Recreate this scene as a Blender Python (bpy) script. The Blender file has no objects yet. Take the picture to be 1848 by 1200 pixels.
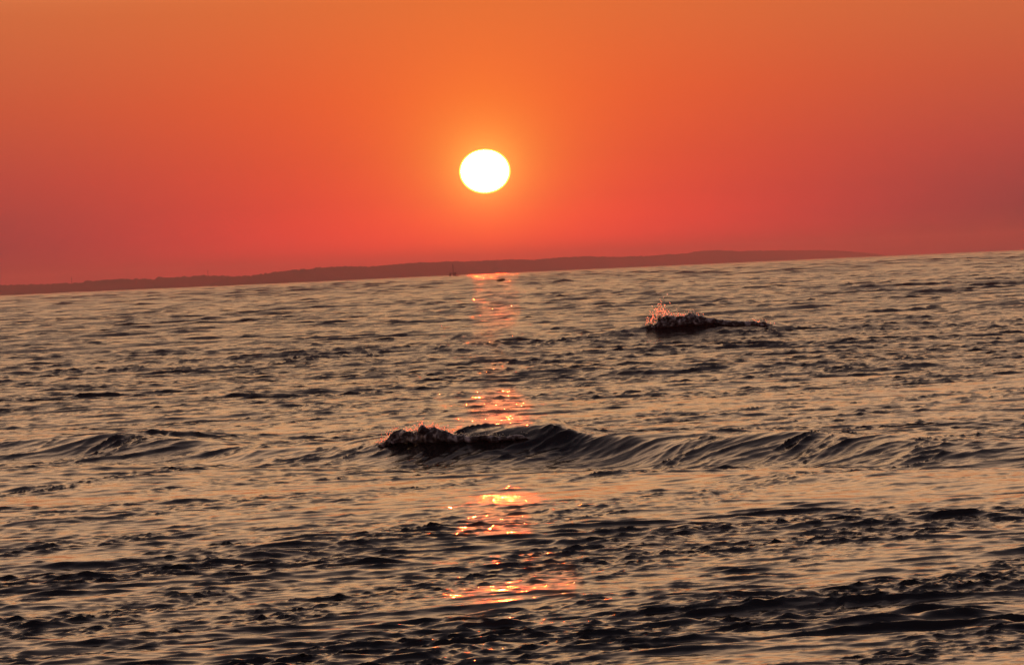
import bpy, math, random
import numpy as np
from mathutils import Vector, Matrix, noise

# ---------------------------------------------------------------- camera, sky, sun, exposure
random.seed(7)
SC = bpy.context.scene
COL = SC.collection
R = math.radians
CAM_H = 2.5                      # eye height above mean water
HFOV = 14.0
F = 924.0 / math.tan(R(HFOV / 2))   # focal length in photograph pixels
ROLL = R(2.525)
PITCH = math.atan(109.5 / F)

cam_d = bpy.data.cameras.new('camera')
cam = bpy.data.objects.new('camera', cam_d)
COL.objects.link(cam)
cam_d.sensor_width = 36.0
cam_d.lens = 18.0 / math.tan(R(HFOV / 2))
cam_d.clip_start = 0.1
cam_d.clip_end = 200000.0
cam.matrix_world = (Matrix.Translation((0, 0, CAM_H)) @ Matrix.Rotation(R(90) - PITCH, 4, 'X')
                    @ Matrix.Rotation(-ROLL, 4, 'Z'))
SC.camera = cam

SUN_AZ, SUN_EL = R(-0.275), R(1.39)

def lin(c):
    return tuple((v / 255 / 12.92 if v / 255 <= 0.04045 else ((v / 255 + 0.055) / 1.055) ** 2.4) for v in c)

class NT:
    """tiny helper for node trees"""
    def __init__(self, tree):
        self.t = tree; self.n = tree.nodes; self.l = tree.links
        self.n.clear()
    def node(self, kind, **kw):
        nd = self.n.new(kind)
        for k, v in kw.items():
            if k.startswith('_'):
                setattr(nd, k[1:], v)
        for k, v in kw.items():
            if not k.startswith('_'):
                self.put(nd.inputs[k.replace('__', ' ')], v)
        return nd
    def put(self, sock, v):
        if isinstance(v, bpy.types.NodeSocket):
            self.l.new(v, sock)
        elif isinstance(v, bpy.types.Node):
            self.l.new(v.outputs[0], sock)
        else:
            sock.default_value = v
    def math(self, op, a, b=None, c=None, clamp=False):
        nd = self.n.new('ShaderNodeMath'); nd.operation = op; nd.use_clamp = clamp
        for i, v in enumerate((a, b, c)):
            if v is not None:
                self.put(nd.inputs[i], v)
        return nd.outputs[0]
    def vmath(self, op, a, b=None):
        nd = self.n.new('ShaderNodeVectorMath'); nd.operation = op
        self.put(nd.inputs[0], a)
        if b is not None:
            self.put(nd.inputs[1], b)
        return nd.outputs[0]
    def ramp(self, fac, stops, interp='LINEAR'):
        nd = self.n.new('ShaderNodeValToRGB'); cr = nd.color_ramp; cr.interpolation = interp
        while len(cr.elements) < len(stops):
            cr.elements.new(0.5)
        for e, (p, c) in zip(cr.elements, stops):
            e.position = p; e.color = (c[0], c[1], c[2], 1)
        self.put(nd.inputs[0], fac)
        return nd.outputs[0]
    def mix(self, fac, a, b, blend='MIX'):
        nd = self.n.new('ShaderNodeMix'); nd.data_type = 'RGBA'; nd.blend_type = blend
        self.put(nd.inputs[0], fac)
        self.put(nd.inputs[6], a if not isinstance(a, tuple) else (*a, 1))
        self.put(nd.inputs[7], b if not isinstance(b, tuple) else (*b, 1))
        return nd.outputs[2]

world = bpy.data.worlds.new('World')
SC.world = world
world.use_nodes = True
W = NT(world.node_tree)
tc = W.node('ShaderNodeTexCoord')
sep = W.node('ShaderNodeSeparateXYZ', Vector=tc.outputs['Generated'])
deg = 180 / math.pi
el = W.math('MULTIPLY', W.math('ARCSINE', sep.outputs[2]), deg)
az = W.math('MULTIPLY', W.math('ARCTAN2', sep.outputs[0], sep.outputs[1]), deg)
daz = W.math('ABSOLUTE', W.math('SUBTRACT', az, math.degrees(SUN_AZ)))
t = W.math('POWER', W.math('DIVIDE', W.math('MAXIMUM', el, 0.0), 90.0, clamp=True), 0.5)
def stops(lst):
    return [(math.sqrt(e / 90), lin(c)) for e, c in lst]
skyA = W.ramp(t, stops([(0, (345, 78, 66)), (0.45, (330, 77, 60)), (1.0, (276, 78, 54)), (1.6, (254, 86, 48)), (2.4, (248, 96, 45)),
                        (3.8, (230, 112, 54)), (6, (268, 174, 104)), (10, (318, 244, 172)), (20, (274, 220, 176)), (34, (140, 122, 118)), (60, (82, 78, 88)), (90, (62, 62, 76))]))
skyB = W.ramp(t, stops([(0, (104, 52, 66)), (0.6, (136, 60, 66)), (1.5, (186, 74, 64)), (2.5, (204, 90, 60)), (3.8, (212, 110, 64)),
                        (6, (258, 170, 106)), (10, (312, 240, 176)), (20, (270, 218, 178)), (34, (140, 122, 118)), (60, (82, 78, 88)), (90, (62, 62, 76))]))
skyC = W.ramp(t, stops([(0, (76, 52, 68)), (2, (100, 66, 74)), (5, (128, 90, 86)), (15, (140, 112, 108)), (34, (104, 96, 104)), (60, (70, 68, 80)), (90, (62, 62, 76))]))
mr = W.node('ShaderNodeMapRange', _interpolation_type='SMOOTHSTEP')
W.put(mr.inputs[0], daz); mr.inputs[1].default_value = -1.5; mr.inputs[2].default_value = 8.5
fAB0 = mr.outputs[0]
mr0 = mr
fAB = W.math('MULTIPLY', W.math('SUBTRACT', fAB0, 0.06, clamp=True), 1.06, clamp=True)
mr2 = W.node('ShaderNodeMapRange', _interpolation_type='SMOOTHSTEP')
W.put(mr2.inputs[0], daz); mr2.inputs[1].default_value = 9.0; mr2.inputs[2].default_value = 85.0
sky = W.mix(mr2.outputs[0], W.mix(fAB, skyA, skyB), skyC)
dx = daz
dy = W.math('SUBTRACT', el, math.degrees(SUN_EL))
ang = W.math('SQRT', W.math('ADD', W.math('MULTIPLY', dx, dx), W.math('MULTIPLY', dy, dy)))
glow = W.math('EXPONENT', W.math('MULTIPLY', ang, -1 / 0.75))
glow3 = W.math('EXPONENT', W.math('MULTIPLY', ang, -1 / 0.24))
glow2 = W.math('EXPONENT', W.math('MULTIPLY', ang, -1 / 3.0))
g1 = W.mix(1.0, W.node('ShaderNodeCombineColor', Red=W.math('MULTIPLY', glow, 0.35), Green=W.math('ADD', W.math('MULTIPLY', glow, 0.30), W.math('MULTIPLY', glow3, 0.75)), Blue=W.math('ADD', W.math('MULTIPLY', glow, 0.015), W.math('MULTIPLY', glow3, 0.16))).outputs[0],
           W.node('ShaderNodeCombineColor', Red=W.math('MULTIPLY', glow2, 0.12), Green=W.math('MULTIPLY', glow2, 0.015), Blue=0.0).outputs[0], 'ADD')
sky = W.mix(1.0, sky, g1, 'ADD')
bg = W.node('ShaderNodeBackground', Color=sky, Strength=1.0)
wo = W.node('ShaderNodeOutputWorld'); W.put(wo.inputs[0], bg)
try:
    world.cycles.sampling_method = 'MANUAL'; world.cycles.sample_map_resolution = 1024
except Exception:
    pass

SC.view_settings.view_transform = 'Standard'
SC.view_settings.look = 'None'
SC.view_settings.exposure = 0.0
SC.view_settings.gamma = 1.0
SC.view_settings.use_curve_mapping = False
SC.render.engine = 'CYCLES'
cy = SC.cycles
cy.use_denoising = True
cy.max_bounces = 6; cy.glossy_bounces = 3; cy.transmission_bounces = 6; cy.diffuse_bounces = 1; cy.volume_bounces = 1
cy.transparent_max_bounces = 8
cy.use_adaptive_sampling = False
cy.caustics_reflective = True; cy.caustics_refractive = True

# ---------------------------------------------------------------- helpers
def ray_az_el(px, py):
    """azimuth and elevation (radians) of a photograph pixel"""
    x, y = px - 924.0, py - 600.0
    c, s = math.cos(ROLL), math.sin(ROLL)
    u = x * c - y * s
    v = x * s + y * c + 109.5
    return u / F, -v / F

def mesh_obj(name, verts, faces, mat, parent=None, smooth=True, loc=None):
    me = bpy.data.meshes.new(name)
    me.from_pydata([tuple(v) for v in verts], [], faces)
    if smooth:
        me.polygons.foreach_set('use_smooth', [True] * len(me.polygons))
    me.update()
    o = bpy.data.objects.new(name, me)
    COL.objects.link(o)
    me.materials.append(mat)
    if parent: o.parent = parent
    if loc: o.location = loc
    return o

def grid_mesh(name, P, mat, wrap=False):
    """P: (rows, cols, 3) array -> one smooth quad mesh"""
    nr, nc = P.shape[:2]
    me = bpy.data.meshes.new(name)
    idx = np.arange(nr * nc, dtype=np.int32).reshape(nr, nc)
    if wrap:
        idx = np.concatenate([idx, idx[:, :1]], 1)
    q = np.stack([idx[:-1, :-1], idx[:-1, 1:], idx[1:, 1:], idx[1:, :-1]], -1).reshape(-1, 4)
    me.vertices.add(nr * nc)
    me.vertices.foreach_set('co', P.astype(np.float32).ravel())
    me.loops.add(q.size); me.loops.foreach_set('vertex_index', q.ravel())
    me.polygons.add(len(q))
    me.polygons.foreach_set('loop_start', np.arange(0, q.size, 4, dtype=np.int32))
    me.polygons.foreach_set('use_smooth', np.ones(len(q), dtype=bool))
    me.update(calc_edges=True)
    me.materials.append(mat)
    o = bpy.data.objects.new(name, me); COL.objects.link(o)
    return o

def tag(o, label=None, cat=None, group=None, kind=None):
    if label: o['label'] = label
    if cat: o['category'] = cat
    if group: o['group'] = group
    if kind: o['kind'] = kind
    return o

def empty(name, loc, rz=0):
    o = bpy.data.objects.new(name, None); COL.objects.link(o)
    o.location = loc; o.rotation_euler = (0, 0, rz); o.empty_display_size = 0.2
    return o

def material(name):
    m = bpy.data.materials.new(name); m.use_nodes = True
    return m, NT(m.node_tree)

def simple_mat(name, col, rough=0.6, var=0.25, scale=3.0):
    m, N = material(name)
    tco = N.node('ShaderNodeTexCoord')
    nz = N.node('ShaderNodeTexNoise', Vector=tco.outputs['Object'], Scale=scale, Detail=4.0)
    c = N.mix(nz.outputs[0], tuple(v * (1 - var) for v in col), tuple(min(1, v * (1 + var)) for v in col))
    b = N.node('ShaderNodeBsdfPrincipled'); N.put(b.inputs['Base Color'], c); b.inputs['Roughness'].default_value = rough
    o = N.node('ShaderNodeOutputMaterial'); N.put(o.inputs[0], b)
    return m

# ---------------------------------------------------------------- water material
m_water, N = material('sea_water')
tco = N.node('ShaderNodeTexCoord')
pos = tco.outputs['Object']
geo = N.node('ShaderNodeNewGeometry')
# distance from the shore: finest ripples are only resolved nearby
dist = N.node('ShaderNodeVectorMath', _operation='LENGTH'); N.put(dist.inputs[0], pos)
def fade(lo, hi, a0, a1):
    f = N.node('ShaderNodeMapRange', _interpolation_type='SMOOTHSTEP')
    N.put(f.inputs[0], dist.outputs[1])
    for i, v in enumerate((lo, hi, a0, a1)): f.inputs[1 + i].default_value = v
    return f.outputs[0]
def ripple(rot, sc, scale, detail, rough, dist_):
    mp = N.node('ShaderNodeMapping'); N.put(mp.inputs[0], pos)
    mp.inputs['Rotation'].default_value = (0, 0, R(rot)); mp.inputs['Scale'].default_value = sc
    return N.node('ShaderNodeTexNoise', Vector=mp.outputs[0], Scale=scale, Detail=detail, Roughness=rough, Distortion=dist_).outputs[0]
b1 = N.node('ShaderNodeBump', Height=ripple(-20, (0.35, 1.0, 1.0), 6.0, 3.0, 0.5, 0.3), Strength=1.0, Distance=N.math('MULTIPLY', fade(50, 130, 0.010, 0.030), fade(500, 2500, 1.0, 0.25)))
b2 = N.node('ShaderNodeBump', Height=ripple(-14, (0.4, 1.0, 1.0), 1.1, 4.0, 0.55, 0.3), Strength=fade(60, 180, 0.0, 1.0), Distance=fade(600, 3000, 0.05, 0.015), Normal=b1.outputs[0])
pb = N.node('ShaderNodeBsdfPrincipled')
pb.inputs['Base Color'].default_value = (0.010, 0.013, 0.014, 1)
pb.inputs['Roughness'].default_value = 0.04
pb.inputs['IOR'].default_value = 1.333
b3 = N.node('ShaderNodeBump', Height=ripple(-10, (0.4, 1.0, 1.0), 0.28, 3.0, 0.55, 0.3), Strength=fade(400, 2200, 0.0, 1.0), Distance=fade(1200, 4000, 0.35, 0.2), Normal=b2.outputs[0])
N.put(pb.inputs['Normal'], b3.outputs[0])
N.put(pb.inputs['Roughness'], N.math('ADD', fade(40, 150, 0.15, 0.20), fade(1200, 4000, 0.0, 0.03)))   # ripples too small to see from afar act as gloss spread
om = N.node('ShaderNodeOutputMaterial'); N.put(om.inputs[0], pb)

# ---------------------------------------------------------------- the sea surface (FFT waves + the swells that break in the photo)
rng = np.random.RandomState(11)
def wave_tile(L, n, lmin, lmax, lobes, power, seed):
    """one periodic patch of random waves, rms height 1; returns height and the two choppy offsets"""
    r = np.random.RandomState(seed)
    k1 = np.fft.fftfreq(n, L / n) * 2 * np.pi
    kx, ky = np.meshgrid(k1, k1, indexing='ij')
    k = np.hypot(kx, ky); k[0, 0] = 1
    lam = 2 * np.pi / k
    amp = k ** (-power)
    amp = amp * np.exp(-(lam / lmax) ** 4) * np.exp(-(lmin / lam) ** 2)
    sp = 0
    for d, p, w in lobes:
        sp = sp + w * np.abs((kx * math.cos(R(d)) + ky * math.sin(R(d))) / k) ** p
    amp = amp * sp
    amp[0, 0] = 0
    h = amp * (r.randn(n, n) + 1j * r.randn(n, n))
    H = np.fft.ifft2(h).real
    Dx = np.fft.ifft2(1j * kx / k * h).real
    Dy = np.fft.ifft2(1j * ky / k * h).real
    s = H.std()
    return L, n, (H / s).astype(np.float32), (Dx / s).astype(np.float32), (Dy / s).astype(np.float32)

def sample(tile, x, y, rot=0.0):
    L, n, H, Dx, Dy = tile
    c, s = math.cos(rot), math.sin(rot)
    xr, yr = (x * c - y * s), (x * s + y * c)
    fx = (xr / L * n) % n; fy = (yr / L * n) % n
    ix = np.floor(fx).astype(np.int64); iy = np.floor(fy).astype(np.int64)
    tx = (fx - ix).astype(np.float32); ty = (fy - iy).astype(np.float32)
    ix %= n; iy %= n
    jx = (ix + 1) % n; jy = (iy + 1) % n
    w00 = (1 - tx) * (1 - ty); w10 = tx * (1 - ty); w01 = (1 - tx) * ty; w11 = tx * ty
    def g(A):
        return A[ix, iy] * w00 + A[jx, iy] * w10 + A[ix, jy] * w01 + A[jx, jy] * w11
    h, a, b = g(H), g(Dx), g(Dy)
    return h, a * c + b * s, -a * s + b * c

def sstep(a, b, x):
    t = np.clip((x - a) / (b - a), 0, 1)
    return t * t * (3 - 2 * t)

T_swell = wave_tile(211.0, 512, 2.6, 26.0, [(-68, 12, 1), (-84, 20, 0.7), (-100, 20, 0.3)], 2.1, 3)
T_mid = wave_tile(47.0, 1024, 0.4, 3.6, [(-80, 130, 1), (-58, 50, 0.35)], 1.75, 5)
T_chop = wave_tile(13.0, 1024, 0.10, 0.8, [(-82, 80, 1), (-60, 50, 0.5), (-104, 30, 0.2)], 1.65, 8)
T_fine = wave_tile(5.3, 512, 0.045, 0.25, [(-84, 10, 1), (-60, 10, 0.7)], 1.6, 9)
T_streak = wave_tile(11.0, 768, 0.07, 0.9, [(-48, 20, 1), (-64, 30, 0.7), (-34, 20, 0.4)], 1.8, 12)

T_rip = wave_tile(23.0, 1024, 0.17, 1.5, [(-81, 110, 1), (-58, 50, 0.5), (-102, 40, 0.15)], 1.6, 33)
T_sea = wave_tile(97.0, 512, 1.6, 8.0, [(-82, 90, 1), (-64, 50, 0.5)], 1.9, 21)

def peaky(h):
    '''flat troughs, narrow crests'''
    return (np.exp(0.3 * np.clip(h, -4, 3.2)) - 1.05) * 3.0

def ridge(s, wf, wb):
    """swell profile: s < 0 is the side towards the viewer"""
    w = np.where(s < 0, wf, wb)
    return np.exp(-np.abs(s / w) ** 1.7)

def crest1(x):      # line of the wave that breaks in the middle distance
    return 58.3 - 1.05 * (x + 0.4) - 0.10 * np.clip(x, 0, 8) ** 1.5 * 0.3 + 0.35 * np.sin(x * 0.9 + 0.5) + 0.2 * np.sin(x * 2.3)
def amp1(x):
    return (0.10 + 0.05 * np.exp(-((x + 0.2) / 0.5) ** 2) + 0.19 * np.exp(-((x + 0.9) / 1.3) ** 2) + 0.18 * np.exp(-((x - 0.5) / 0.45) ** 2)
            + 0.26 * np.exp(-((x - 3.7) / 2.2) ** 2) + 0.10 * np.exp(-((x + 5.6) / 1.2) ** 2) + 0.05 * np.sin(x * 0.8 + 1)) * (0.35 + 0.65 * np.exp(-(np.maximum(np.abs(x) - 7, 0) / 7) ** 2))
def crest2(x):
    return 141.0 + 0.5 * (x - 6) + 0.7 * np.sin(x * 0.45) + 0.3 * np.sin(x * 1.3 + 1)
def amp2(x):
    return 0.09 + 0.34 * np.exp(-((x - 6.2) / 2.4) ** 2) + 0.20 * np.exp(-((x - 7.5) / 8.0) ** 2)

def sea(x, y):
    """displaced position of mean-water point (x, y)"""
    r = np.hypot(x, y)
    z = np.zeros_like(x); dx = np.zeros_like(x); dy = np.zeros_like(x)
    # large swell, gentler close to shore where the placed waves dominate
    a = 0.042 * sstep(60, 200, r) + 0.032 + 0.12 * sstep(600, 2500, r)
    h, p, q = sample(T_swell, x, y); z += a * h; dx += a * p; dy += a * q
    # the two breaking waves
    s1 = y - crest1(x)
    A1 = amp1(x)
    peak = np.exp(-((x - 0.7) / 0.6) ** 2)
    z += A1 * ridge(s1, 1.0 - 0.25 * peak + 0.6 * sstep(1.5, 3.0, x), 3.6) - 0.09 * np.exp(-((s1 + 2.6) / 1.8) ** 2)
    dy -= 0.9 * A1 * np.exp(-((s1 - 0.15) / 0.8) ** 2) * (0.6 + 0.8 * peak)
    s2 = y - crest2(x)
    A2 = amp2(x) * np.exp(-(np.maximum(np.abs(x - 6) - 30, 0) / 30) ** 2)
    z += A2 * ridge(s2, 2.2, 7.0) - 0.12 * np.exp(-((s2 + 5) / 3.2) ** 2)
    dy -= 0.8 * A2 * np.exp(-((s2 - 0.2) / 1.5) ** 2)
    # lesser placed ridges
    for (yc, k, A, wf, wb, ph) in ((95.0, -0.5, 0.15, 1.6, 5.0, 0.3), (79.0, -0.3, 0.09, 1.2, 4.0, 1.1), (116.0, 0.4, 0.13, 1.8, 6.0, 2.0),
                                   (172.0, 0.2, 0.20, 2.4, 8.0, 0.7), (205.0, -0.3, 0.2, 2.6, 9.0, 1.6),
                                   (42.9, -0.5, 0.085, 0.55, 1.6, 0.2), (39.3, 0.25, 0.10, 0.5, 2.0, 0.9),
                                   (49.0, -0.9, 0.08, 0.7, 2.0, 2.2), (34.5, 0.15, 0.07, 0.6, 1.6, 1.4), (31.0, -0.35, 0.09, 0.6, 1.5, 2.4)):
        s = y - (yc + k * x + 0.012 * yc * np.sin(x * 18 / yc + ph) )
        AA = (0.7 if yc > 60 else 0.55) * A * (0.65 + 0.5 * np.sin(x * 31 / yc + 3 * ph))
        z += AA * ridge(s, wf, wb)
        dy -= 0.6 * AA * np.exp(-(s / wf) ** 2)
    # texture zones: broken water near the shore, glassy trough, streaked faces
    near = 1 - sstep(38.3, 40.6, y - 0.12 * x + 0.5 * np.sin(x * 1.3) + 0.35 * np.sin(x * 3.1 + 1))
    trough = np.exp(-((y + 0.6 * x - 47.5) / 5.5) ** 2)
    face1 = np.exp(-((s1 + 0.6) / 1.4) ** 2)
    face2 = np.exp(-((s2 + 1.5) / 3.0) ** 2)
    smooth1 = 1 - 0.55 * trough * (1 - near) - 0.35 * np.exp(-((y - 72) / 6.0) ** 2)
    far = sstep(75, 330, r)
    a = 0.125 * sstep(250, 900, r) + 0.17 * sstep(900, 2200, r)
    h, p, q = sample(T_sea, x, y); z += a * h; dx += a * p; dy += a * q
    # patches of ruffled and of calmer water
    m1 = np.clip(0.95 + 0.22 * sample(T_swell, x * 5.1 + 40, y * 2.3 + 9, 0.2)[0], 0.35, 1.9)
    m2 = np.clip(0.95 + 0.6 * sample(T_swell, x * 7.3 + 140, y * 3.1 + 77, -0.3)[0], 0.4, 1.6)
    a = m1 * 0.0155 * sstep(52, 100, r) * (1 - 0.4 * np.exp(-((y - 82) / 10.0) ** 2))
    h, p, q = sample(T_rip, x, y); z += a * peaky(h); dx += a * p; dy += a * q
    # waves too short for the mesh at that distance fade out (the ripple relief takes over)
    a = (0.016 - 0.002 * near + 0.040 * far) * (1 - 0.45 * trough * (1 - near)) * (1 - sstep(700, 2200, r))
    h, p, q = sample(T_mid, x, y); z += a * h; dx += 1.05 * a * p; dy += 1.05 * a * q
    a = m1 * (0.0090 + 0.0002 * near) * smooth1 * (1 - 0.35 * face1)
    h, p, q = sample(T_chop, x, y); z += a * peaky(h); dx += 0.85 * a * p; dy += 0.85 * a * q
    h, p, q = sample(T_chop, x + 3, y - 5, 0.38); z += 0.45 * a * peaky(h); dx += 0.5 * a * p; dy += 0.5 * a * q
    a = m2 * (0.0035 * face1 + 0.006 * face2 + 0.0050 - 0.001 * near)
    wx = sample(T_swell, x * 8.0, y * 3.0 + 31, 0.5)[0]; wy = sample(T_swell, x * 11.0 + 5, y * 4.0, -0.4)[0]
    h, p, q = sample(T_streak, x + 0.10 * wx, y + 0.35 * wy); z += a * peaky(h); dx += 0.8 * a * p; dy += 0.8 * a * q
    a = m2 * (0.0028 + 0.0014 * near) * smooth1 * (1 - sstep(90, 200, r))
    h, p, q = sample(T_fine, x, y); z += a * peaky(h); dx += a * p; dy += a * q
    return np.stack([x + dx, y + dy, z], -1)

def radial(r0, spec):
    r = [r0]
    for lim, k in spec:
        while r[-1] < lim:
            r.append(r[-1] * (1 + k))
    return np.array(r)
def angles():
    dense = np.linspace(-R(8.6), R(8.6), 461)
    out = [dense[-1]]; st = 0.0006
    while out[-1] < math.pi - 0.12:
        out.append(out[-1] + st); st = min(st * 1.14, 0.12)
    out = np.array(out[1:])
    if len(out) % 2: out = np.append(out[:-1], [out[-1] - 0.03, out[-1] + 0.02])[:len(out) + 1]
    return np.concatenate([-out[::-1], dense, out])
aa = angles()
aa = aa[:len(aa) // 4 * 4]            # divisible by four, so that the distant rings can use every second or fourth column
def build_sea(rings):
    """rings: (radii, column step); neighbours are stitched with five-sided faces"""
    me = bpy.data.meshes.new('sea_water')
    cos, quads, pents, base, prev = [], [], [], 0, None
    for r_, step in rings:
        A_, R_ = np.meshgrid(aa[::step], r_)
        P = sea(R_ * np.sin(A_), R_ * np.cos(A_))
        nr, nc = P.shape[:2]
        cos.append(P.reshape(-1, 3))
        idx = base + np.arange(nr * nc, dtype=np.int32).reshape(nr, nc)
        idx = np.concatenate([idx, idx[:, :1]], 1)
        quads.append(np.stack([idx[:-1, :-1], idx[:-1, 1:], idx[1:, 1:], idx[1:, :-1]], -1).reshape(-1, 4))
        if prev is not None:
            n0, cn = prev; k = np.arange(nc)
            pents.append(np.stack([n0 + 2 * k, n0 + 2 * k + 1, n0 + (2 * k + 2) % cn, base + (k + 1) % nc, base + k], -1))
        base += nr * nc
        prev = (base - nc, nc)
    co = np.concatenate(cos).astype(np.float32); q = np.concatenate(quads); pent = np.concatenate(pents)
    me.vertices.add(len(co)); me.vertices.foreach_set('co', co.ravel())
    loops = np.concatenate([q.ravel(), pent.ravel()]).astype(np.int32)
    me.loops.add(len(loops)); me.loops.foreach_set('vertex_index', loops)
    me.polygons.add(len(q) + len(pent))
    st = np.concatenate([np.arange(len(q)) * 4, len(q) * 4 + np.arange(len(pent)) * 5]).astype(np.int32)
    me.polygons.foreach_set('loop_start', st)
    me.polygons.foreach_set('use_smooth', np.ones(len(st), dtype=bool))
    me.update(calc_edges=True)
    me.materials.append(m_water)
    o = bpy.data.objects.new('sea_water', me); COL.objects.link(o)
    return o
r1 = radial(3.0, ((24, 0.02), (68, 0.0010), (160, 0.0011)))
r2 = radial(r1[-1] * 1.0013, ((600, 0.0014),))
r3 = radial(r2[-1] * 1.0017, ((1600, 0.0014), (9000, 0.0022), (15000, 0.02)))
water = build_sea(((r1, 1), (r2, 2), (r3, 4)))
tag(water, kind='structure', label='choppy dark sea reflecting the orange sunset sky')
print('sea quads', len(water.data.polygons))

# ---------------------------------------------------------------- far coast
m_hill, N = material('coast_ground')
tco = N.node('ShaderNodeTexCoord')
nz = N.node('ShaderNodeTexNoise', Vector=tco.outputs['Object'], Scale=0.012, Detail=6.0, Roughness=0.65)
c = N.ramp(nz.outputs[0], [(0.3, (0.035, 0.045, 0.022)), (0.55, (0.06, 0.062, 0.035)), (0.75, (0.13, 0.11, 0.075))])
b = N.node('ShaderNodeBsdfPrincipled'); N.put(b.inputs['Base Color'], c); b.inputs['Roughness'].default_value = 0.95
o = N.node('ShaderNodeOutputMaterial'); N.put(o.inputs[0], b)

ridge_left = [(-1400, 575), (-900, 552), (-500, 533), (-250, 524), (0, 514.0), (60, 513.5), (125, 510.5), (146, 509.6), (164, 506.4), (194, 504.6), (222, 502.7),
              (240, 503.8), (266, 502.7), (280, 504.8), (289, 500.3), (320, 500.5), (363, 497.5), (385, 497), (402, 497.7), (411, 499),
              (440, 500.5), (480, 503), (520, 507), (560, 508.5)]
ridge_far = [(380, 513), (411, 500.5), (460, 497.5), (470, 495.4), (503, 490.5), (537, 486.3), (575, 483.5), (614, 481), (662, 481), (690, 479), (721, 476), (760, 474), (804, 472.2),
             (860, 471.2), (918, 468.4), (963, 469), (1009, 464.6), (1060, 462.2), (1102, 463.6), (1171, 462.2), (1206, 459), (1240, 456.7),
             (1263, 452.8), (1297, 451.2), (1334, 453.8), (1357, 452.5), (1430, 451.8), (1480, 451.6), (1520, 453.0), (1560, 456.0), (1600, 461), (1660, 470)]
def coast(name, pts, dist, slope, depth, seed):
    azs, hts = [], []
    for px, py in pts:
        a, e = ray_az_el(px, py)
        D = dist + slope * a
        azs.append(a); hts.append(max(CAM_H + e * D, -1.0))
    n = 900
    A = np.linspace(azs[0], azs[-1], n)
    Hh = np.interp(A, azs, hts)
    rn = np.random.RandomState(seed)
    jag = np.convolve(rn.randn(n + 8), np.ones(3) / 3, 'valid')[:n] * 1.1 + np.convolve(rn.randn(n + 20), np.ones(12) / 12, 'valid')[:n] * 0.8
    Hh = Hh + jag * np.clip(Hh / 10, 0, 1)
    rows = []
    prof = [(-0.30, -2.0, 0), (-0.285, 0.05, .0), (-0.24, 0.22, .6), (-0.16, 0.45, 1), (-0.08, 0.78, 1), (0, 1.0, 0), (0.15, 0.93, 1), (0.4, 0.8, 1), (0.75, 0.4, 1), (1.0, -2.0, 0)]
    for f, k, nzv in prof:
        D = dist + slope * A + f * depth * (1 + 0.15 * np.sin(A * 60 + seed))
        hh = np.where(k < 0, -2.0, Hh * k)
        if nzv:
            hh = hh + nzv * np.convolve(rn.randn(n + 14), np.ones(15) / 15, 'valid')[:n] * 3.0 * np.clip(Hh / 20, 0, 1)
            hh = np.minimum(hh, Hh * 0.97)
        rows.append(np.stack([D * np.tan(A), D, hh], -1))
    o = grid_mesh(name, np.array(rows), m_hill)
    tag(o, kind='structure')
    return o
hl = coast('headland', ridge_left, 7000.0, 2500.0, 700.0, 2)
hl['label'] = 'low dark nearer headland at the left end of the hazy coast'
hf = coast('hills', ridge_far, 9600.0, 58000.0, 900.0, 5)
hf['label'] = 'long low hazy hills along the horizon'

# ---------------------------------------------------------------- the sun
SUN_D = 60000.0
sdir = Vector((math.sin(SUN_AZ) * math.cos(SUN_EL), math.cos(SUN_AZ) * math.cos(SUN_EL), math.sin(SUN_EL)))
m_sun, N = material('sun_fire')
m_sun.cycles.emission_sampling = 'FRONT'
tco = N.node('ShaderNodeTexCoord')
sx = N.node('ShaderNodeSeparateXYZ', Vector=tco.outputs['Object'])
sr = SUN_D * 47.0 / F
rad_ = N.math('DIVIDE', N.math('SQRT', N.math('ADD', N.math('POWER', N.math('ABSOLUTE', sx.outputs[0]), 2.0), N.math('POWER', N.math('ABSOLUTE', sx.outputs[2]), 2.0))), sr)
limb = N.ramp(rad_, [(0.0, (1, 1, 1)), (0.86, (0.8, 0.8, 0.8)), (0.895, (0.02, 0.02, 0.02)), (0.925, (0.0035, 0.0035, 0.0035)), (0.96, (0.0009, 0.0009, 0.0009)), (1.0, (0.0003, 0.0003, 0.0003))])
e = N.node('ShaderNodeEmission', Color=(1.0, 0.042, 0.0055, 1), Strength=N.math('MULTIPLY', limb, 42000.0))
o = N.node('ShaderNodeOutputMaterial'); N.put(o.inputs[0], e)
sr = SUN_D * 47.0 / F
nu, nv = 48, 24
vs = [(0, 0, -sr)] + [(sr * math.cos(2 * math.pi * i / nu) * math.cos(-math.pi / 2 + math.pi * j / nv), sr * math.sin(2 * math.pi * i / nu) * math.cos(-math.pi / 2 + math.pi * j / nv),
       sr * math.sin(-math.pi / 2 + math.pi * j / nv)) for j in range(1, nv) for i in range(nu)] + [(0, 0, sr)]
fs = [(0, 1 + (i + 1) % nu, 1 + i) for i in range(nu)]
for j in range(nv - 2):
    for i in range(nu):
        a0 = 1 + j * nu + i; a1 = 1 + j * nu + (i + 1) % nu
        fs.append((a0, a1, a1 + nu, a0 + nu))
last = len(vs) - 1
fs += [(last, 1 + (nv - 2) * nu + i, 1 + (nv - 2) * nu + (i + 1) % nu) for i in range(nu)]
sun = mesh_obj('sun', vs, fs, m_sun)
sun.location = sdir * SUN_D + Vector((0, 0, CAM_H))
sun.scale = (1, 1, 0.87)          # flattened by refraction near the horizon
tag(sun, 'glowing white setting sun, slightly flattened, low above the sea horizon', 'sun')

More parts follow.
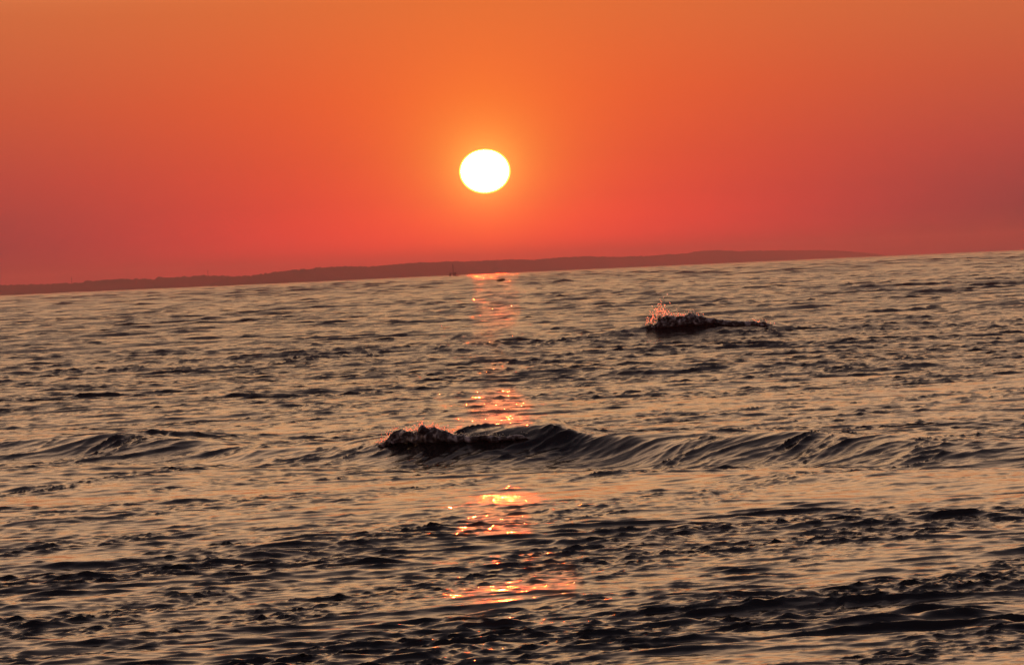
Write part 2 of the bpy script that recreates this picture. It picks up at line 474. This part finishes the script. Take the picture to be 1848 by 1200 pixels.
# ---------------------------------------------------------------- breaking crests: torn foam lip and flung spray
m_foam, N = material('broken_water')
tco = N.node('ShaderNodeTexCoord')
nz = N.node('ShaderNodeTexNoise', Vector=tco.outputs['Object'], Scale=8.0, Detail=5.0, Roughness=0.6)
c = N.ramp(nz.outputs[0], [(0.36, (0.02, 0.022, 0.024)), (0.50, (0.10, 0.10, 0.10)), (0.64, (0.70, 0.70, 0.70))])
b = N.node('ShaderNodeBsdfPrincipled'); N.put(b.inputs['Base Color'], c); b.inputs['Roughness'].default_value = 0.3; b.inputs['IOR'].default_value = 1.333
bp = N.node('ShaderNodeBump', Height=nz.outputs[0], Strength=0.6, Distance=0.02)
N.put(b.inputs['Normal'], bp.outputs[0])
o = N.node('ShaderNodeOutputMaterial'); N.put(o.inputs[0], b)
m_drop, N = material('spray_water')
g = N.node('ShaderNodeBsdfGlass', Color=(1, 1, 1, 1), Roughness=0.5, IOR=1.15)   # thin bubbly films bend light only a little
o = N.node('ShaderNodeOutputMaterial'); N.put(o.inputs[0], g)

def sea_at(x, y):
    p = sea(np.array([float(x)]), np.array([float(y)]))[0]
    return Vector((float(p[0]), float(p[1]), float(p[2])))

ICO_V, ICO_F = None, None
def ico():
    global ICO_V, ICO_F
    if ICO_V is None:
        f = (1 + 5 ** .5) / 2
        v = [(-1, f, 0), (1, f, 0), (-1, -f, 0), (1, -f, 0), (0, -1, f), (0, 1, f), (0, -1, -f), (0, 1, -f), (f, 0, -1), (f, 0, 1), (-f, 0, -1), (-f, 0, 1)]
        v = [Vector(q).normalized() for q in v]
        F0 = [(0, 11, 5), (0, 5, 1), (0, 1, 7), (0, 7, 10), (0, 10, 11), (1, 5, 9), (5, 11, 4), (11, 10, 2), (10, 7, 6), (7, 1, 8), (3, 9, 4), (3, 4, 2), (3, 2, 6), (3, 6, 8), (3, 8, 9), (4, 9, 5), (2, 4, 11), (6, 2, 10), (8, 6, 7), (9, 8, 1)]
        mid = {}
        def md(a, b):
            k = (min(a, b), max(a, b))
            if k not in mid:
                v.append(((v[a] + v[b]) / 2).normalized()); mid[k] = len(v) - 1
            return mid[k]
        F1 = []
        for a, b_, c_ in F0:
            x, y, z = md(a, b_), md(b_, c_), md(c_, a)
            F1 += [(a, x, z), (b_, y, x), (c_, z, y), (x, y, z)]
        ICO_V, ICO_F = v, F1
    return ICO_V, ICO_F

def spray(name, centres, parent, seed, base):
    """flung drops and short torn ligaments, joined"""
    rn = random.Random(seed)
    V, Fc = ico(); vs, fs = [], []
    for (p, size, stretch, tilt) in centres:
        off = len(vs)
        ax = Vector((math.sin(tilt), 0.2 * rn.uniform(-1, 1), math.cos(tilt))).normalized()
        for v in V:
            w = v * size
            w = w + ax * (w.dot(ax)) * (stretch - 1)
            w *= 1 + 0.35 * noise.noise(v * 1.7 + p * 5)
            vs.append(p + w - base)
        fs += [tuple(i + off for i in f) for f in Fc]
    return mesh_obj(name, vs, fs, m_drop, parent)

def breaker(label, crest, lift, x0, x1, rad, env, seed, splashes, fwd):
    """torn roller of foam along a crest from x0 to x1"""
    xm = (x0 + x1) / 2
    base = sea_at(xm, float(crest(np.array([xm]))[0]))
    base.z = 0
    root = empty('breaking_wave', base)
    tag(root, label, 'wave', None)
    nu, nv = 300, 72
    vs, fs = [], []
    tops = []
    for i in range(nu):
        u = i / (nu - 1); x = x0 + (x1 - x0) * u
        c = sea_at(x, float(crest(np.array([x]))[0]) + fwd)
        e_ = env(u)
        c.z += (lift - 0.35 * rad) * e_
        rr_ = rad * e_ * (0.85 + 0.45 * noise.noise(Vector((x * 1.6 / rad * 0.2, seed * 3.3, 0))))
        top = None
        for j in range(nv):
            th = 2 * math.pi * j / nv
            d = Vector((0, -math.cos(th) * 1.7, math.sin(th)))
            p = c + d * rr_
            q = Vector((p.x * 0.55, p.y * 0.8, p.z)) * (0.30 / rad) + Vector((seed * 7.1, 0, 0))
            n0 = noise.noise(q * 1.3); n1_ = 1 - 2 * abs(noise.noise(q * 3.1 + Vector((0, 5, 0)))); n2_ = 1 - 2 * abs(noise.noise(q * 7.3)); n3_ = noise.noise(q * 17)
            k = 0.80 + max(e_, 0.75) * (0.40 * n0 + 0.22 * n1_ + 0.10 * n2_ + 0.025 * n3_) - 0.1 * e_
            if d.z > 0.3:
                k += 0.85 * max(0, noise.noise(Vector((q.x * 6.0, q.y * 2, 4.4)))) ** 1.5
            p = c + d * rr_ * k
            p.y -= rr_ * 0.9 * max(0.0, d.z) ** 2          # the top leans over towards the shore
            p.x += rad * 0.3 * e_ * noise.noise(q * 3 + Vector((3, 1, 4)))
            if top is None or p.z > top.z: top = p.copy()
            vs.append(p - base)
        tops.append(top)
    for i in range(nu - 1):
        for j in range(nv):
            a = i * nv + j; b2_ = i * nv + (j + 1) % nv
            fs.append((a, a + nv, b2_ + nv, b2_))
    fs.append(tuple(range(nv))); fs.append(tuple((nu - 1) * nv + j for j in reversed(range(nv))))
    lip = mesh_obj('foam_lip', vs, fs, m_foam, root)
    rn = random.Random(seed)
    cs = []
    for (u0, su, h0, cnt, sz, fan) in splashes:
        for _ in range(cnt):
            u = min(max(rn.gauss(u0, su), 0), 1)
            tp = tops[int(u * (nu - 1))]
            h = abs(rn.gauss(0, 1)) * h0
            cs.append((tp + Vector(((u - u0) * fan + rn.gauss(0, sz), rn.gauss(0, sz * 3), h - sz * 0.5)), sz * rn.uniform(0.35, 1.0) / (1 + 1.2 * h / max(h0, 1e-3) * 0.5),
                       rn.uniform(1, 2.4), rn.gauss(0.0, 1.0)))
    sp = spray('spray', cs, root, seed, base)
    sp['kind'] = 'stuff'
    return root

def env1(u):
    return max(0.02, float(sstep(-0.02, 0.13, np.array(u))) * (1 - 0.62 * float(sstep(0.30, 0.62, np.array(u)))) * (1 - 0.9 * float(sstep(0.9, 1.0, np.array(u)))))
breaker('dark torn crest of the nearer breaking wave, below the sun with a few glowing drops', crest1, 0.15, -1.97, 0.20, 0.15, env1, 3,
        [(0.26, 0.03, 0.05, 110, 0.013, 0.2), (0.06, 0.04, 0.06, 80, 0.009, 0.4), (0.40, 0.06, 0.03, 120, 0.012, 0.2), (0.5, 0.25, 0.025, 160, 0.006, 0.2)], -0.55)
def env2(u):
    return max(0.02, float(sstep(-0.02, 0.16, np.array(u))) * (1 - 0.6 * float(sstep(0.35, 0.6, np.array(u)))) * (1 - 0.85 * float(sstep(0.93, 1.0, np.array(u)))))
breaker('farther breaking wave right of the sun throwing up glowing red spray', crest2, 0.12, 4.6, 8.8, 0.24, env2, 8,
        [(0.0, 0.018, 0.16, 170, 0.034, 2.0), (0.085, 0.02, 0.28, 230, 0.036, 2.0), (0.2, 0.04, 0.08, 60, 0.025, 1.0), (0.35, 0.05, 0.05, 40, 0.02, 0.5), (0.9, 0.05, 0.06, 30, 0.02, 0.5)], -0.9)

# ---------------------------------------------------------------- boat, buoy and masts on the coast
def box(vs, fs, c, s, taper=1.0):
    o = len(vs)
    for z in (-1, 1):
        k = taper if z > 0 else 1.0
        for x, y in ((-1, -1), (1, -1), (1, 1), (-1, 1)):
            vs.append((c[0] + x * s[0] / 2 * k, c[1] + y * s[1] / 2 * k, c[2] + z * s[2] / 2))
    for f in ((0, 3, 2, 1), (4, 5, 6, 7), (0, 1, 5, 4), (1, 2, 6, 5), (2, 3, 7, 6), (3, 0, 4, 7)):
        fs.append(tuple(i + o for i in f))
def tube(vs, fs, a, b, r0, r1, n=8):
    a, b = Vector(a), Vector(b); d = (b - a).normalized()
    s = d.orthogonal().normalized(); t_ = d.cross(s); o = len(vs)
    for p, r_ in ((a, r0), (b, r1)):
        for i in range(n):
            th = 2 * math.pi * i / n
            vs.append(tuple(p + s * math.cos(th) * r_ + t_ * math.sin(th) * r_))
    for i in range(n):
        fs.append((o + i, o + (i + 1) % n, o + n + (i + 1) % n, o + n + i))
    fs.append(tuple(o + i for i in reversed(range(n)))); fs.append(tuple(o + n + i for i in range(n)))
def part(name, fn, mat, parent, smooth=False):
    vs, fs = [], []; fn(vs, fs)
    return mesh_obj(name, vs, fs, mat, parent, smooth)

m_hull = simple_mat('dark_hull_paint', (0.03, 0.035, 0.05), 0.4)
m_cabin = simple_mat('weathered_white_paint', (0.16, 0.15, 0.14), 0.5)
m_spar = simple_mat('spar_metal', (0.05, 0.045, 0.04), 0.5)
m_glassd = simple_mat('dark_glass', (0.02, 0.02, 0.025), 0.1)
m_sail = simple_mat('furled_sail_cloth', (0.10, 0.04, 0.035), 0.8)

a, e_ = ray_az_el(818, 495)
D = 3600.0
boat = empty('boat', (D * math.tan(a), D, 0), R(8))
tag(boat, 'tiny dark boat with a thin tall mast, alone on the horizon before the hills', 'boat')
boat.scale = (1.0, 1.0, 1.1)
def hull(vs, fs):
    secs = [(-4.0, 1.15, 1.0, 0.0), (-2.5, 1.4, 0.9, -0.3), (0, 1.5, 0.9, -0.4), (2.2, 1.15, 1.05, -0.35), (3.6, 0.5, 1.3, -0.1), (4.4, 0.05, 1.55, 0.5)]
    for x, w, top, bot in secs:
        vs.extend([(x, -w, top), (x, -w * 0.9, 0.2 + bot * 0.3), (x, -w * 0.35, bot - 0.2), (x, w * 0.35, bot - 0.2), (x, w * 0.9, 0.2 + bot * 0.3), (x, w, top)])
    for i in range(len(secs) - 1):
        for j in range(6):
            fs.append((i * 6 + j, i * 6 + (j + 1) % 6, (i + 1) * 6 + (j + 1) % 6, (i + 1) * 6 + j))
    fs.append((0, 5, 4, 3, 2, 1)); k = (len(secs) - 1) * 6
    fs.append(tuple(k + j for j in range(6)))
part('hull', hull, m_hull, boat)
wh = part('wheelhouse', lambda v, f: box(v, f, (1.4, 0, 2.2), (2.6, 1.9, 2.6), 0.88), m_cabin, boat)
part('window', lambda v, f: box(v, f, (1.4, -0.93, 2.75), (1.7, 0.08, 0.6)), m_glassd, wh)
part('roof', lambda v, f: box(v, f, (1.4, 0, 3.6), (2.8, 2.1, 0.16)), m_cabin, wh)
part('mast', lambda v, f: tube(v, f, (0.0, 0, 0.8), (0.0, 0, 10.2), 0.34, 0.2), m_spar, boat)
part('boom', lambda v, f: tube(v, f, (0.0, 0, 2.6), (-3.6, 0, 2.9), 0.11, 0.09), m_spar, boat)
part('furled_sail', lambda v, f: (tube(v, f, (-0.2, 0, 2.8), (-2.0, 0, 3.05), 0.24, 0.30), tube(v, f, (-2.0, 0, 3.05), (-3.5, 0, 3.15), 0.30, 0.16)), m_sail, boat)
part('gear_locker', lambda v, f: box(v, f, (-2.7, 0, 1.7), (1.7, 2.0, 1.8), 0.85), m_hull, boat)
part('stay', lambda v, f: (tube(v, f, (0, 0, 9.9), (4.2, 0, 1.5), 0.03, 0.03, 5), tube(v, f, (0, 0, 9.9), (-3.9, 0, 1.0), 0.03, 0.03, 5)), m_spar, boat)

# dark float drifting in the glitter path
a, e_ = ray_az_el(904, 511)
D = CAM_H / -e_
m_float = simple_mat('dark_rubber', (0.018, 0.016, 0.018), 0.55)
bx, by = D * math.tan(a), D
def crest_near(x, y, w):
    '''the highest water within w metres along the line of sight: what floats there rides on that wave'''
    ys = np.linspace(y - w, y + w, 241)
    p = sea(x * ys / y, ys)
    return [float(v) for v in p[int(np.argmax(p[:, 2] - 0.0022 * np.abs(ys - y)))]]
buoy = empty('buoy', crest_near(bx, by, 25.0), R(6))
tag(buoy, 'small dark rounded buoy lying low in the water under the sun, right of the boat', 'buoy')
def floatbody(vs, fs):
    n, m_ = 20, 16
    for i in range(n):
        t_ = i / (n - 1); x = -1.05 + 2.1 * t_
        r_ = 0.46 * math.sqrt(max(0.001, math.sin(math.pi * min(max(t_, 0.004), 0.996)))) * (0.62 + 0.5 * t_)
        for j in range(m_):
            th = 2 * math.pi * j / m_
            vs.append((x, r_ * math.cos(th), 0.22 + 0.16 * t_ + r_ * 0.85 * math.sin(th)))
    for i in range(n - 1):
        for j in range(m_):
            fs.append((i * m_ + j, i * m_ + (j + 1) % m_, (i + 1) * m_ + (j + 1) % m_, (i + 1) * m_ + j))
    fs.append(tuple(reversed(range(m_)))); fs.append(tuple((n - 1) * m_ + j for j in range(m_)))
part('float_body', floatbody, m_float, buoy, True)
part('rope_eye', lambda v, f: (tube(v, f, (-1.0, 0, 0.25), (-1.25, 0, 0.36), 0.06, 0.05), tube(v, f, (-1.25, 0, 0.36), (-1.4, 0, 0.16), 0.05, 0.04)), m_spar, buoy)

for (px, ytop, ybase, lab, D0, s_) in ((376.5, 488.2, 498.0, 'thin mast standing on the crest of the left headland, the darker of two', 7000.0, 2500.0),
                                    (132.5, 501.0, 511.0, 'faint thin mast farther left on the low shore of the headland', 7000.0, 2500.0)):
    a, e0 = ray_az_el(px, ybase); _, e1 = ray_az_el(px, ytop)
    D = D0 + s_ * a + 5
    zb, zt = CAM_H + e0 * D - 3, CAM_H + e1 * D
    H_ = zt - zb
    root = empty('radio_mast', (D * math.tan(a), D, zb))
    tag(root, lab, 'mast', 'masts on the headland')
    part('pole', lambda v, f: tube(v, f, (0, 0, 0), (0, 0, H_), 0.55, 0.22), m_spar, root)
    part('antenna_drum', lambda v, f: box(v, f, (0.0, 0, H_ * 0.86), (1.6, 0.7, 1.2)), m_spar, root)
    part('aerial', lambda v, f: tube(v, f, (0, 0, H_), (0, 0, H_ + 1.5), 0.1, 0.08), m_spar, root)

# ---------------------------------------------------------------- the hazy evening air
m_haze, N = material('evening_haze')
pv = N.node('ShaderNodeVolumePrincipled')
pv.inputs['Color'].default_value = (0.96, 0.62, 0.60, 1)
pv.inputs['Density'].default_value = 1.2e-4
pv.inputs['Anisotropy'].default_value = 0.2
o = N.node('ShaderNodeOutputMaterial'); N.l.new(pv.outputs[0], o.inputs['Volume'])
vs, fs = [], []
box(vs, fs, (0, 0, 0), (36000, 36000, 1.0))
vs = [(v[0], v[1], -4.0 if v[2] < 0 else 75.0) for v in vs]
hz = mesh_obj('haze', vs, fs, m_haze, None, False)
tag(hz, 'thin warm evening haze over the sea and coast', kind='stuff')
